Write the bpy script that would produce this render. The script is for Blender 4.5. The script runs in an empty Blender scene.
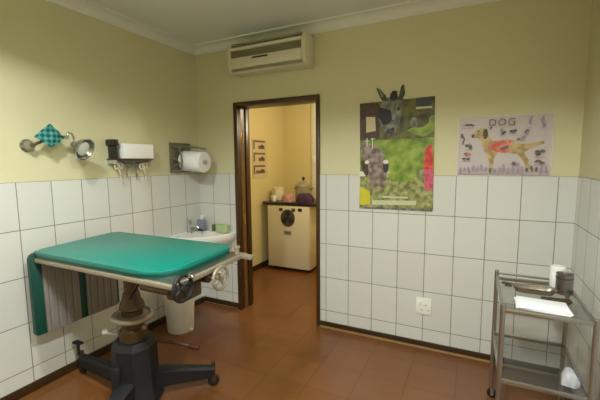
import bpy, bmesh, math, random
from mathutils import Vector, Matrix
random.seed(7)
SC = bpy.context.scene
COL = SC.collection
PI = math.pi

# ------------------------------------------------------------------ materials
def srgb(r, g, b):
    f = lambda c: (c/255/12.92) if c/255 <= .04045 else ((c/255+.055)/1.055)**2.4
    return (f(r), f(g), f(b), 1)

def nodes(name):
    m = bpy.data.materials.new(name); m.use_nodes = True
    nt = m.node_tree
    return m, nt, nt.nodes['Principled BSDF']

def mat(name, col, rough=.5, metal=0, noise=0, nscale=8, bump=0, bscale=60, spec=None, coat=0):
    """principled with a little procedural mottling and bump"""
    m, nt, b = nodes(name)
    b.inputs['Roughness'].default_value = rough
    b.inputs['Metallic'].default_value = metal
    if spec is not None: b.inputs['Specular IOR Level'].default_value = spec
    if coat: b.inputs['Coat Weight'].default_value = coat
    tc = nt.nodes.new('ShaderNodeTexCoord')
    n = nt.nodes.new('ShaderNodeTexNoise'); n.inputs['Scale'].default_value = nscale; n.inputs['Detail'].default_value = 4
    nt.links.new(tc.outputs['Object'], n.inputs['Vector'])
    mx = nt.nodes.new('ShaderNodeMix'); mx.data_type = 'RGBA'
    k = noise
    mx.inputs['A'].default_value = tuple(c*(1-k) for c in col[:3])+(1,)
    mx.inputs['B'].default_value = tuple(min(1, c*(1+k)) for c in col[:3])+(1,)
    nt.links.new(n.outputs['Fac'], mx.inputs['Factor'])
    nt.links.new(mx.outputs['Result'], b.inputs['Base Color'])
    if bump:
        n2 = nt.nodes.new('ShaderNodeTexNoise'); n2.inputs['Scale'].default_value = bscale
        nt.links.new(tc.outputs['Object'], n2.inputs['Vector'])
        bp = nt.nodes.new('ShaderNodeBump'); bp.inputs['Strength'].default_value = bump; bp.inputs['Distance'].default_value = .01
        nt.links.new(n2.outputs['Fac'], bp.inputs['Height']); nt.links.new(bp.outputs['Normal'], b.inputs['Normal'])
    return m

def tile_mat(name, axis_u, u0, v0, w, h, mortar, c1, c2, cm, rough, floor=False, mottling=.0):
    m, nt, b = nodes(name)
    tc = nt.nodes.new('ShaderNodeTexCoord')
    sp = nt.nodes.new('ShaderNodeSeparateXYZ'); nt.links.new(tc.outputs['Object'], sp.inputs[0])
    def off(sock, o):
        a = nt.nodes.new('ShaderNodeMath'); a.operation = 'SUBTRACT'; a.inputs[1].default_value = o
        nt.links.new(sock, a.inputs[0]); return a.outputs[0]
    cb = nt.nodes.new('ShaderNodeCombineXYZ')
    nt.links.new(off(sp.outputs[axis_u], u0), cb.inputs[0])
    nt.links.new(off(sp.outputs[1 if floor else 2], v0), cb.inputs[1])
    br = nt.nodes.new('ShaderNodeTexBrick')
    br.offset = 0; br.squash = 1
    br.inputs['Scale'].default_value = 1
    br.inputs['Brick Width'].default_value = w; br.inputs['Row Height'].default_value = h
    br.inputs['Mortar Size'].default_value = mortar; br.inputs['Mortar Smooth'].default_value = .3
    br.inputs['Color1'].default_value = c1; br.inputs['Color2'].default_value = c2; br.inputs['Mortar'].default_value = cm
    nt.links.new(cb.outputs[0], br.inputs['Vector'])
    out = br.outputs['Color']
    if mottling:
        n = nt.nodes.new('ShaderNodeTexNoise'); n.inputs['Scale'].default_value = 3; n.inputs['Detail'].default_value = 6
        nt.links.new(tc.outputs['Object'], n.inputs['Vector'])
        rp = nt.nodes.new('ShaderNodeMapRange'); rp.inputs[3].default_value = 1-mottling; rp.inputs[4].default_value = 1+mottling
        nt.links.new(n.outputs['Fac'], rp.inputs[0])
        mu = nt.nodes.new('ShaderNodeVectorMath'); mu.operation = 'SCALE'
        nt.links.new(out, mu.inputs[0]); nt.links.new(rp.outputs[0], mu.inputs['Scale'])
        out = mu.outputs[0]
    nt.links.new(out, b.inputs['Base Color'])
    b.inputs['Roughness'].default_value = rough
    bp = nt.nodes.new('ShaderNodeBump'); bp.inputs['Strength'].default_value = .4; bp.inputs['Distance'].default_value = .002
    iv = nt.nodes.new('ShaderNodeMath'); iv.operation = 'SUBTRACT'; iv.inputs[0].default_value = 1
    nt.links.new(br.outputs['Fac'], iv.inputs[1]); nt.links.new(iv.outputs[0], bp.inputs['Height'])
    nt.links.new(bp.outputs['Normal'], b.inputs['Normal'])
    return m

def glass_mat(name, tint, alpha_mix):
    """thin sheet of clear glass: mostly see-through, with a glossy face"""
    m, nt, b = nodes(name)
    b.inputs['Base Color'].default_value = tint; b.inputs['Roughness'].default_value = .05
    tr = nt.nodes.new('ShaderNodeBsdfTransparent'); tr.inputs['Color'].default_value = (.88, .89, .87, 1)
    mx = nt.nodes.new('ShaderNodeMixShader'); mx.inputs[0].default_value = alpha_mix
    nt.links.new(tr.outputs[0], mx.inputs[1]); nt.links.new(b.outputs[0], mx.inputs[2])
    nt.links.new(mx.outputs[0], nt.nodes['Material Output'].inputs['Surface'])
    return m

def check_mat(name, ca, cb_, scale):
    m, nt, b = nodes(name)
    tc = nt.nodes.new('ShaderNodeTexCoord')
    mp = nt.nodes.new('ShaderNodeMapping'); mp.inputs['Rotation'].default_value = (PI/4, 0, 0)
    nt.links.new(tc.outputs['Object'], mp.inputs['Vector'])
    ck = nt.nodes.new('ShaderNodeTexChecker'); ck.inputs['Scale'].default_value = scale
    ck.inputs['Color1'].default_value = ca; ck.inputs['Color2'].default_value = cb_
    nt.links.new(mp.outputs[0], ck.inputs['Vector']); nt.links.new(ck.outputs['Color'], b.inputs['Base Color'])
    b.inputs['Roughness'].default_value = .8
    return m

def meadow_mat(name, a, b_, c, scale):
    m, nt, b = nodes(name)
    tc = nt.nodes.new('ShaderNodeTexCoord')
    n = nt.nodes.new('ShaderNodeTexNoise'); n.inputs['Scale'].default_value = scale; n.inputs['Detail'].default_value = 6
    nt.links.new(tc.outputs['Object'], n.inputs['Vector'])
    r = nt.nodes.new('ShaderNodeValToRGB')
    r.color_ramp.elements[0].position = .35; r.color_ramp.elements[0].color = a
    r.color_ramp.elements[1].position = .65; r.color_ramp.elements[1].color = c
    e = r.color_ramp.elements.new(.5); e.color = b_
    nt.links.new(n.outputs['Fac'], r.inputs[0]); nt.links.new(r.outputs[0], b.inputs['Base Color'])
    b.inputs['Roughness'].default_value = .45
    return m

TW, TH, ZT = .2051, .3029, 1.371
WHITE_T = srgb(214, 214, 207); WHITE_T2 = srgb(209, 209, 203); GROUT = srgb(122, 120, 116)
M = dict(
    paint=mat('cream_wall_paint', (.64, .60, .375, 1), .6, noise=.04, nscale=2, bump=.05, bscale=90),
    ceil=mat('white_ceiling_paint', (.74, .76, .72, 1), .8, noise=.03, nscale=2),
    cornice=mat('white_cornice_plaster', (.74, .75, .68, 1), .7, noise=.02),
    annex=mat('warm_cream_wall_paint', (.70, .60, .30, 1), .65, noise=.04, nscale=2),
    annexlight=mat('pale_wall_paint', (.72, .68, .56, 1), .65, noise=.03),
    tile_back=tile_mat('white_tiles_back', 0, 1.6189, ZT-5*TH, TW, TH, .0028, WHITE_T, WHITE_T2, GROUT, .22),
    tile_left=tile_mat('white_tiles_left', 1, -1.6442, ZT-5*TH, TW, TH, .0028, WHITE_T, WHITE_T2, GROUT, .22),
    tile_right=tile_mat('white_tiles_right', 1, -.30, ZT-5*TH, TW, TH, .0028, WHITE_T, WHITE_T2, GROUT, .22),
    floor=tile_mat('terracotta_floor', 0, .1, .05, .30, .30, .004, srgb(122, 78, 42), srgb(116, 73, 38), srgb(98, 62, 35), .3, True, .22),
    skirt=mat('dark_brown_skirting', srgb(58, 40, 18), .35, noise=.2, nscale=5),
    skirtlip=mat('pale_skirting_bead', srgb(150, 116, 74), .5, noise=.1),
    wood=mat('dark_stained_wood', srgb(66, 42, 18), .35, noise=.3, nscale=14),
    woodl=mat('worn_brown_wood', srgb(112, 80, 44), .4, noise=.25, nscale=14),
    brass=mat('aged_brass', srgb(178, 150, 90), .35, .9),
    plastic=mat('warm_white_plastic', srgb(216, 210, 184), .4, noise=.03),
    plasticg=mat('grey_louvre_plastic', srgb(150, 146, 116), .5, noise=.05),
    dark=mat('near_black_plastic', srgb(34, 31, 25), .45, noise=.15),
    teal=mat('teal_vinyl', srgb(0, 122, 108), .34, noise=.06, nscale=5, bump=.04, bscale=40),
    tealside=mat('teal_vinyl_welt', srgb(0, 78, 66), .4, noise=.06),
    leafshade=mat('shaded_teal_vinyl', srgb(4, 66, 54), .5, noise=.1, nscale=6),  # teal of the leaf, with the table top's shade put into the colour
    steel=mat('brushed_steel', srgb(168, 167, 163), .28, .95, noise=.06, nscale=20),
    dullsteel=mat('dull_worn_steel', srgb(158, 147, 127), .5, .45, noise=.15, nscale=14),
    chrome=mat('bright_chrome', srgb(222, 222, 220), .12, 1),
    panel=mat('grey_brown_ribbed_board', srgb(132, 127, 121), .6, noise=.12, nscale=9),
    iron=mat('blue_black_cast_iron', srgb(17, 18, 23), .6, 0, noise=.2, nscale=7),
    bronze=mat('brown_grimy_metal', srgb(84, 66, 44), .4, .5, noise=.25, nscale=12),
    red=mat('dark_red_painted_rod', srgb(76, 36, 24), .45, noise=.2),
    rubber=mat('black_rubber', srgb(26, 24, 22), .7),
    ceramic=mat('white_glazed_ceramic', (.86, .85, .80, 1), .12, noise=.01, coat=.4),
    binp=mat('white_bin_plastic', (.83, .82, .77, 1), .4, noise=.03),
    blueg=mat('blue_grey_plastic', srgb(132, 136, 156), .35),
    soap=mat('pale_green_sponge', srgb(176, 196, 140), .8, noise=.12, nscale=30),
    green=mat('olive_green_plastic', srgb(104, 120, 70), .45),
    paper=mat('white_paper', (.86, .87, .88, 1), .8, noise=.02),
    card=mat('white_card', (.86, .86, .84, 1), .7, noise=.02),
    greyw=mat('grey_white_paint', srgb(176, 174, 166), .5, noise=.08),
    holder=mat('grey_green_holder_metal', srgb(124, 124, 106), .4, .4, noise=.25, nscale=16),
    cream=mat('cream_enamel', srgb(216, 204, 170), .35, noise=.03, nscale=4),
    black=mat('black_laminate', srgb(36, 28, 24), .3, noise=.2),
    pink=mat('dusty_pink_towel', srgb(176, 128, 118), .9, noise=.2, nscale=20, bump=.5),
    purple=mat('deep_purple_cloth', srgb(66, 40, 66), .9, noise=.3, nscale=20, bump=.5),
    potw=mat('grey_enamel_pot', srgb(158, 148, 122), .3, .3, noise=.06),
    lens=mat('white_lamp_lens', (.88, .88, .84, 1), .2),
    check=check_mat('teal_check_cloth', srgb(10, 82, 78), srgb(70, 150, 146), 42),
    glass=glass_mat('clear_shelf_glass', srgb(120, 122, 116), .14),
    bag=mat('thin_white_plastic_film', (.46, .47, .50, 1), .2, noise=.05, nscale=10, bump=.6, bscale=22),
    socket=mat('white_socket_plastic', (.84, .83, .76, 1), .35),
    beige=mat('beige_kidney_dish', srgb(150, 138, 122), .25, .7, noise=.1),
)
# printed inks of the posters
INK = dict(
    meadow=meadow_mat('print_meadow', srgb(92, 118, 36), srgb(128, 154, 46), srgb(156, 172, 80), 12),
    lower=meadow_mat('print_stony_grass', srgb(104, 104, 62), srgb(140, 146, 84), srgb(176, 168, 122), 26),
    trees=meadow_mat('print_dark_trees', srgb(50, 48, 32), srgb(96, 92, 50), srgb(116, 110, 58), 16),
    brown=meadow_mat('print_brown_barn', srgb(58, 42, 34), srgb(82, 62, 48), srgb(60, 46, 36), 18),
    cream=mat('print_cream', srgb(206, 190, 150), .5),
    hide=meadow_mat('print_grey_hide', srgb(74, 80, 78), srgb(118, 120, 108), srgb(150, 148, 130), 26),
    mauve=meadow_mat('print_mauve_hide', srgb(96, 80, 74), srgb(140, 122, 116), srgb(166, 146, 136), 26),
    dk=mat('print_black', srgb(42, 42, 44), .5), slate=mat('print_slate', srgb(66, 70, 76), .5),
    red=meadow_mat('print_red', srgb(170, 34, 36), srgb(206, 52, 50), srgb(214, 90, 76), 30),
    pink=meadow_mat('print_pink', srgb(186, 60, 96), srgb(206, 92, 124), srgb(176, 70, 80), 30),
    yellow=mat('print_yellow', srgb(204, 196, 44), .5, noise=.2, nscale=14), pale=mat('print_pale_text', srgb(196, 198, 160), .5, noise=.1, nscale=40),
    white=mat('print_white', srgb(222, 218, 200), .5), olive=mat('print_olive', srgb(70, 66, 40), .5),
    sheet=mat('print_sheet', srgb(196, 186, 184), .5, noise=.06, nscale=16),
    dog=meadow_mat('print_ochre_coat', srgb(146, 122, 70), srgb(184, 156, 100), srgb(196, 172, 124), 20),
    organ=meadow_mat('print_organs', srgb(186, 66, 56), srgb(206, 100, 82), srgb(220, 150, 120), 30),
    brownink=mat('print_dull_brown', srgb(112, 92, 84), .5, noise=.3, nscale=40), lilac=mat('print_lilac', srgb(162, 142, 160), .5, noise=.2, nscale=40),
    ink=mat('print_dark_grey', srgb(76, 70, 68), .5),
)

# ------------------------------------------------------------------ mesh helpers
class MB:
    def __init__(s): s.bm = bmesh.new(); s.mats = []; s.cur = 0
    def use(s, m):
        if m not in s.mats: s.mats.append(m)
        s.cur = s.mats.index(m); return s
    def _mark(s, faces):
        for f in faces: f.material_index = s.cur
    def _new(s, fn):
        before = set(s.bm.faces); r = fn(); new = [f for f in s.bm.faces if f not in before]; s._mark(new); return r, new
    def box(s, x0, x1, y0, y1, z0, z1, bev=0, seg=2, mtx=None):
        def go():
            vs = bmesh.ops.create_cube(s.bm, size=1)['verts']
            for v in vs:
                v.co = Vector(((x0+x1)/2+v.co.x*(x1-x0), (y0+y1)/2+v.co.y*(y1-y0), (z0+z1)/2+v.co.z*(z1-z0)))
            if bev:
                es = list({e for v in vs for e in v.link_edges})
                r = bmesh.ops.bevel(s.bm, geom=es, offset=bev, segments=seg, affect='EDGES', profile=.5)
                vs = list({v for f in r['faces'] for v in f.verts} | {v for v in vs if v.is_valid})
            if mtx: bmesh.ops.transform(s.bm, matrix=mtx, verts=vs)
        s._new(go); return s
    def lathe(s, prof, org=(0, 0, 0), axis=(0, 0, 1), n=28, cap=True):
        """prof: list of (radius, height) along the axis"""
        def go():
            q = Vector((0, 0, 1)).rotation_difference(Vector(axis).normalized()); o = Vector(org); rings = []
            for r, h in prof:
                if r < 1e-6: rings.append([s.bm.verts.new(o+q@Vector((0, 0, h)))])
                else: rings.append([s.bm.verts.new(o+q@Vector((r*math.cos(2*PI*i/n), r*math.sin(2*PI*i/n), h))) for i in range(n)])
            for a, b in zip(rings, rings[1:]):
                for i in range(n):
                    j = (i+1) % n
                    if len(a) == 1 and len(b) == 1: continue
                    if len(a) == 1: s.bm.faces.new((a[0], b[j], b[i]))
                    elif len(b) == 1: s.bm.faces.new((a[i], a[j], b[0]))
                    else: s.bm.faces.new((a[i], a[j], b[j], b[i]))
            if cap:
                for rg, fl in ((rings[0], True), (rings[-1], False)):
                    if len(rg) > 2: s.bm.faces.new(rg[::-1] if fl else rg)
        s._new(go); return s
    def cyl(s, a, b, r, r2=None, n=18):
        a = Vector(a); b = Vector(b); return s.lathe([(r, 0), (r if r2 is None else r2, (b-a).length)], a, b-a, n)
    def tube(s, pts, r, n=10, closed=False):
        def go():
            P = [Vector(p) for p in pts]; N = len(P); rings = []; up = None
            for i, p in enumerate(P):
                if closed: t = P[(i+1) % N]-P[i-1]
                else: t = P[min(i+1, N-1)]-P[max(i-1, 0)]
                t.normalize()
                if up is None:
                    up = Vector((0, 0, 1)) if abs(t.z) < .9 else Vector((1, 0, 0))
                u = (up-t*up.dot(t)).normalized(); w = t.cross(u); up = u
                rr = r[i] if isinstance(r, (list, tuple)) else r
                rings.append([s.bm.verts.new(p+rr*(math.cos(2*PI*k/n)*u+math.sin(2*PI*k/n)*w)) for k in range(n)])
            M_ = N if closed else N-1
            for i in range(M_):
                a, b = rings[i], rings[(i+1) % N]
                for k in range(n):
                    j = (k+1) % n; s.bm.faces.new((a[k], a[j], b[j], b[k]))
            if not closed:
                s.bm.faces.new(rings[0][::-1]); s.bm.faces.new(rings[-1])
        s._new(go); return s
    def torus(s, c, R, r, axis=(0, 0, 1), n=32, m=10):
        q = Vector((0, 0, 1)).rotation_difference(Vector(axis).normalized())
        return s.tube([Vector(c)+q@Vector((R*math.cos(2*PI*i/n), R*math.sin(2*PI*i/n), 0)) for i in range(n)], r, m, True)
    def prism(s, outline, fn, t0, t1, bev=0):
        """outline in 2-D, extruded from t0 to t1; fn(u, v, t) -> point"""
        def go():
            a = [s.bm.verts.new(fn(u, v, t0)) for u, v in outline]; b = [s.bm.verts.new(fn(u, v, t1)) for u, v in outline]
            N = len(a); fs = [s.bm.faces.new(a[::-1]), s.bm.faces.new(b)]
            for i in range(N):
                j = (i+1) % N; fs.append(s.bm.faces.new((a[i], a[j], b[j], b[i])))
            if bev:
                es = list(fs[0].edges)+list(fs[1].edges)
                bmesh.ops.bevel(s.bm, geom=es, offset=bev, segments=2, affect='EDGES', profile=.5)
        s._new(go); return s
    def poly(s, pts):
        s._new(lambda: s.bm.faces.new([s.bm.verts.new(p) for p in pts])); return s
    def build(s, name, m=None, parent=None, ang=35):
        bmesh.ops.recalc_face_normals(s.bm, faces=s.bm.faces[:])
        me = bpy.data.meshes.new(name); s.bm.to_mesh(me); s.bm.free()
        for k in (s.mats or [m]): me.materials.append(k)
        for p in me.polygons: p.use_smooth = True
        me.set_sharp_from_angle(angle=math.radians(ang))
        o = bpy.data.objects.new(name, me); COL.objects.link(o)
        if parent: o.parent = parent
        return o

def tag(o, label=None, cat=None, group=None, kind=None):
    if label: o['label'] = label
    if cat: o['category'] = cat
    if group: o['group'] = group
    if kind: o['kind'] = kind
    return o
def thing(name, loc, label, cat, rot=(0, 0, 0), group=None):
    o = bpy.data.objects.new(name, None); COL.objects.link(o); o.location = loc; o.rotation_euler = rot
    o.empty_display_size = .1
    return tag(o, label, cat, group)
def struct(o): o['kind'] = 'structure'; return o
def rrect(x0, x1, y0, y1, rad, n=6):
    rs = rad if isinstance(rad, (list, tuple)) else [rad]*4; pts = []
    for (cx, cy, a0), r in zip(((x0, y0, PI), (x1, y0, 1.5*PI), (x1, y1, 0), (x0, y1, .5*PI)), rs):
        ox = cx+(r if cx == x0 else -r); oy = cy+(r if cy == y0 else -r)
        for i in range(n+1):
            a = a0+i/n*PI/2; pts.append((ox+r*math.cos(a), oy+r*math.sin(a)))
    return pts
XY = lambda u, v, t: (u, v, t)

# ------------------------------------------------------------------ room shell
W, YR, ZC = 3.16, -3.75, 2.62           # right wall, rear wall, ceiling
D0, D1, DH = .467, 1.358, 2.047          # outer edges of the door frame
AX0, AY1, AZ, AX1 = -.10, 2.0, 2.325, 2.2   # the next room
T = .15
struct(MB().box(-.3, W+.2, YR-.2, AY1+.2, -.12, 0).build('floor', M['floor']))
struct(MB().box(-.2, W+.2, YR-.2, .15, ZC, ZC+.1).build('ceiling', M['ceil']))
struct(MB().box(AX0-.1, AX1+.1, .15, AY1+.1, AZ, AZ+.1).build('ceiling', M['annex']))
wl = struct(MB().box(-.15, 0, YR-.15, 0, 0, ZC).build('wall_left', M['paint']))
wb = MB()
wb.box(-.15, D0+.01, 0, T, 0, ZC); wb.box(D1-.01, W+.15, 0, T, 0, ZC); wb.box(D0+.01, D1-.01, 0, T, DH-.01, ZC)
wb = struct(wb.build('wall_back', M['paint']))
wr = struct(MB().box(W, W+.15, YR-.15, 0, 0, ZC).build('wall_right', M['paint']))
struct(MB().box(0, W, YR-.15, YR, 0, ZC).build('wall_rear', M['paint']))
# tiled wainscot on the walls
struct(MB().box(0, .006, YR, 0, .0, ZT).build('tile_cladding', M['tile_left'], wl))
tb = MB(); tb.box(.006, D0, -.006, 0, 0, ZT); tb.box(D1, W-.006, -.006, 0, 0, ZT)
struct(tb.build('tile_cladding', M['tile_back'], wb))
struct(MB().box(W-.006, W, YR, 0, 0, ZT).build('tile_cladding', M['tile_right'], wr))
# skirting
sk = MB(); sk.box(.018, D0-.002, -.020, -.006, .012, .062, .003); struct(sk.build('baseboard_back', M['skirt']))
sk = MB(); sk.use(M['skirt']).box(D1+.002, W-.02, -.020, -.006, .018, .058, .003)
sk.use(M['skirtlip']).box(D1+.002, W-.02, -.034, -.006, 0, .018, .005)
struct(sk.build('baseboard_back'))
struct(MB().box(.006, .020, YR, -.02, 0, .062, .003).build('baseboard_left', M['skirt']))
struct(MB().box(W-.020, W-.006, YR, -.02, 0, .062, .003).build('baseboard_right', M['skirt']))
# cove cornice
def cornice(name, p0, p1, inward):
    m = MB(); prof = [(0, 0)]+[(.065*(1-math.cos(a)), .065*math.sin(a)) for a in [i*PI/12 for i in range(7)]]
    prof = [(0, -.012), (.012, -.012), (.012, 0)]+[(.012+.06*(1-math.cos(i*PI/12)), .052*math.sin(i*PI/12)) for i in range(1, 7)]+[(.085, .052), (.085, .066), (0, .066)]
    p0, p1, inn = Vector(p0), Vector(p1), Vector(inward)
    m.prism(prof, lambda u, v, t: p0.lerp(p1, t)+inn*u+Vector((0, 0, 2.554+v)), 0, 1)
    return struct(m.build(name, M['cornice']))
cornice('trim_1', (0, YR, 0), (0, 0, 0), (1, 0, 0))
cornice('trim_2', (0, 0, 0), (W, 0, 0), (0, -1, 0))
cornice('trim_3', (W, YR, 0), (W, 0, 0), (-1, 0, 0))

# the next room
struct(MB().box(AX0-.1, AX0, T, AY1, 0, AZ).build('wall_annex_left', M['annex']))
struct(MB().box(AX0-.1, AX1, AY1, AY1+.1, 0, AZ).build('wall_annex_back', M['annex']))
struct(MB().box(AX1, AX1+.1, T, AY1+.1, 0, AZ).build('wall_annex_right', M['annex']))
struct(MB().box(.385, .475, AY1-.03, AY1, 0, AZ, .004).build('trim_5', M['annexlight']))
struct(MB().box(AX0, AX0+.014, T, AY1, 0, .07, .003).build('baseboard_annex_left', M['skirt']))
struct(MB().box(AX0, .385, AY1-.014, AY1, 0, .07, .003).build('baseboard_annex_back', M['skirt']))

# door frame: architrave, lining and stop, with two hinges on the left jamb
df = MB(); df.use(M['wood'])
fw = .043
df.box(D0, D0+fw, -.022, .002, 0, DH, .004); df.box(D1-.032, D1, -.022, .002, 0, DH, .004); df.box(D0, D1, -.023, .002, DH-.04, DH, .004)
df.box(D0+.02, D0+fw, .0, T+.02, 0, DH-.02, .003); df.box(D1-.032, D1-.01, .0, T+.02, 0, DH-.02, .003); df.box(D0+.02, D1-.01, 0, T+.02, DH-.04, DH-.01, .003)
df.use(M['woodl']); df.box(D0+fw-.002, D0+fw+.002, .035, .085, .0, DH-.045)
df.use(M['wood']); df.box(D0+fw, D0+fw+.012, .105, T+.02, 0, DH-.04, .003)
df.box(D0-.02, D0+fw, T, T+.02, 0, DH, .003); df.box(D1-.032, D1+.02, T, T+.02, 0, DH, .003)
door = struct(df.build('door_1'))
for z in (1.72, .92, .25):
    h = MB(); h.box(D0+fw+.001, D0+fw+.005, .04, .08, z-.05, z+.05, .001); h.cyl((D0+fw+.008, .06, z-.055), (D0+fw+.008, .06, z+.055), .006, n=10)
    h.build('hinge', M['brass'], door)
# pale edge strip of the tiling beside the frame
struct(MB().box(D0-.010, D0, -.012, 0, 0, ZT, .002).build('trim_4', M['skirtlip']))

# ------------------------------------------------------------------ air conditioner
ac = thing('air_conditioner', (.925, -.008, 2.390), 'white split air conditioner unit high on the wall above the doorway', 'air conditioner')
ac.scale = (.93, 1, 1)
# local: x +-.41, y 0..-.18 (front), z -.125..+.13
prof = [(0, -.125), (-.125, -.125), (-.165, -.095), (-.178, -.05), (-.18, .085), (-.155, .125), (0, .13)]
m = MB(); m.use(M['plastic'])
for xa, xb in ((-.41, -.375), (.375, .41)):
    m.prism(prof, lambda u, v, t: (t, u, v), xa, xb, .004)
m.prism([(0, -.118), (-.12, -.118), (-.15, -.09), (-.150, .11), (0, .125)], lambda u, v, t: (t, u, v), -.376, .376)
m.build('casing', None, ac)
MB().box(-.374, .374, -.179, -.145, -.088, .004, .006).build('front_panel', M['plastic'], ac)
m = MB(); m.box(-.374, .374, -.179, -.15, .066, .094, .006).build('front_rail', M['plastic'], ac)
g = MB(); 
for i in range(5): g.box(-.374, .374, -.170, -.15, .010+i*.0115, .0155+i*.0115, .001)
g.build('front_grille', M['plasticg'], ac)
g = MB()
for i in range(6): g.box(-.374, .374, -.155+i*.022, -.136+i*.022, .112, .131, .001)
g.box(-.374, .374, -.15, -.145, .1, .128)
g.build('top_grille', M['plasticg'], ac)
m = MB(); m.box(-.374, .374, -.166, -.15, -.108, -.094, .003, mtx=Matrix.Translation((0, 0, 0))); m.build('outlet_flap', M['plasticg'], ac)
MB().box(-.13, .04, -.1815, -.178, -.022, -.008, .001).build('badge', M['dark'], ac)

# ------------------------------------------------------------------ posters
def sheet_poster(outline, layers, y=-.0065, th=.0006):
    m = MB()
    for i, (ink, pts) in enumerate(layers):
        m.use(INK[ink]); yy = y-th-i*.0002
        pl = [(u, yy, v) for u, v in pts]
        f = m.poly(pl)
    m.use(INK['white']); m.prism(outline, lambda u, v, t: (u, t, v), y-th+.0001, y-.0001)
    return m
def shift(pts, c): return [(u-c[0], v-c[1]) for u, v in pts]
def ell(cx, cz, rx, rz, n=14, rot=0):
    return [(cx+rx*math.cos(2*PI*i/n)*math.cos(rot)-rz*math.sin(2*PI*i/n)*math.sin(rot), cz+rx*math.cos(2*PI*i/n)*math.sin(rot)+rz*math.sin(2*PI*i/n)*math.cos(rot)) for i in range(n)]
def R4(x0, z0, x1, z1): return [(x0, z0), (x1, z0), (x1, z1), (x0, z1)]
head = [(1.895, 1.955), (1.93, 1.975), (1.99, 1.985), (2.032, 1.959), (2.042, 1.854), (2.021, 1.765), (1.992, 1.698), (1.946, 1.684), (1.899, 1.725), (1.858, 1.82), (1.864, 1.904)]
ear1 = [(1.839, 2.052), (1.87, 2.041), (1.918, 1.984), (1.925, 1.946), (1.885, 1.95), (1.865, 1.99)]
ear2 = [(2.03, 2.048), (2.052, 2.062), (2.062, 1.994), (2.045, 1.945), (2.010, 1.945), (2.018, 1.989)]
tuft = [(1.950, 1.995), (1.97, 2.02), (2.001, 2.014), (2.009, 1.961), (1.98, 1.941), (1.949, 1.956)]
# sheet outline with the animal's head and ears cut out above the top edge
outl = [(1.712, 1.092), (2.286, 1.104), (2.276, 1.954), (2.064, 1.956), (2.066, 1.994), (2.054, 2.066), (2.026, 2.052), (2.014, 1.99), (2.003, 2.018), (1.97, 2.024), (1.945, 1.985), (1.92, 1.988), (1.872, 2.045), (1.835, 2.056), (1.86, 1.99), (1.884, 1.946), (1.708, 1.942)]
L = [('trees', [(1.712, 1.64), (2.28, 1.645), (2.276, 1.954), (1.708, 1.942)]),
     ('meadow', [(1.714, 1.40), (2.284, 1.40), (2.28, 1.655), (1.712, 1.645)]),
     ('lower', [(1.712, 1.092), (2.286, 1.104), (2.284, 1.43), (2.1, 1.40), (1.95, 1.36), (1.714, 1.36)]),
     ('meadow', ell(2.05, 1.37, .11, .05)), ('meadow', [(2.08, 1.71), (2.276, 1.82), (2.276, 1.70), (2.2, 1.66)]),
     ('brown', [(1.709, 1.939), (1.856, 1.935), (1.881, 1.88), (1.868, 1.66), (1.712, 1.654)]),
     ('cream', [(1.761, 1.834), (1.834, 1.829), (1.840, 1.72), (1.763, 1.71)]),
     ('trees', ell(2.17, 1.78, .07, .05)), ('hide', ell(2.13, 1.77, .028, .04)),
     ('slate', R4(2.142, 1.889, 2.255, 1.948)), ('pale', R4(2.143, 1.868, 2.257, 1.884)),
     ('hide', head), ('olive', ear1), ('hide', shift([(1.845+.012, 2.040), (1.872, 2.030), (1.905, 1.98), (1.885, 1.975)], (0, 0))), ('olive', ear2), ('dk', tuft),
     ('dk', [(1.862, 1.904), (1.955, 1.874), (1.968, 1.80), (1.94, 1.765), (1.9, 1.763), (1.857, 1.828)]),
     ('slate', ell(1.955, 1.71, .035, .022)), ('dk', ell(1.975, 1.73, .012, .012)), ('dk', ell(2.016, 1.88, .010, .014)),
     ('mauve', [(1.725, 1.589), (1.78, 1.62), (1.861, 1.601), (1.916, 1.52), (1.944, 1.396), (1.914, 1.268), (1.885, 1.268), (1.872, 1.348), (1.834, 1.25), (1.801, 1.266), (1.80, 1.347), (1.741, 1.427)]),
     ('brown', [(1.72, 1.48), (1.77, 1.50), (1.79, 1.40), (1.775, 1.345), (1.735, 1.41)]), ('dk', ell(1.925, 1.44, .022, .05)),
     ('white', ell(1.772, 1.475, .018, .016)), ('white', ell(1.925, 1.475, .022, .016)), ('mauve', ell(1.75, 1.585, .03, .05)),
     ('white', R4(1.768, 1.60, 1.776, 1.665)), ('white', R4(1.755, 1.64, 1.79, 1.647)), ('white', R4(1.812, 1.58, 1.820, 1.665)), ('white', R4(1.802, 1.655, 1.835, 1.662)),
     ('red', [(2.219, 1.562), (2.244, 1.606), (2.270, 1.59), (2.280, 1.42), (2.208, 1.42)]), ('pink', [(2.208, 1.42), (2.280, 1.42), (2.283, 1.263), (2.227, 1.254)]),
     ('yellow', [(1.715, 1.28), (1.80, 1.235), (1.805, 1.135), (1.718, 1.123)]),
     ('pale', [(1.819, 1.168), (2.161, 1.176), (2.163, 1.140), (1.819, 1.130)]), ('pale', R4(1.9, 1.19, 2.1, 1.205)), ('hide', R4(1.72, 1.098, 2.28, 1.112))]
C0 = (1.995, 1.52)
po = sheet_poster(shift(outl, C0), [(i, shift(p, C0)) for i, p in L]).build('poster')
po.location = (C0[0], 0, C0[1])
tag(po, 'tall colour poster of grey donkeys in green grass, ears above its top edge', 'poster')

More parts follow.
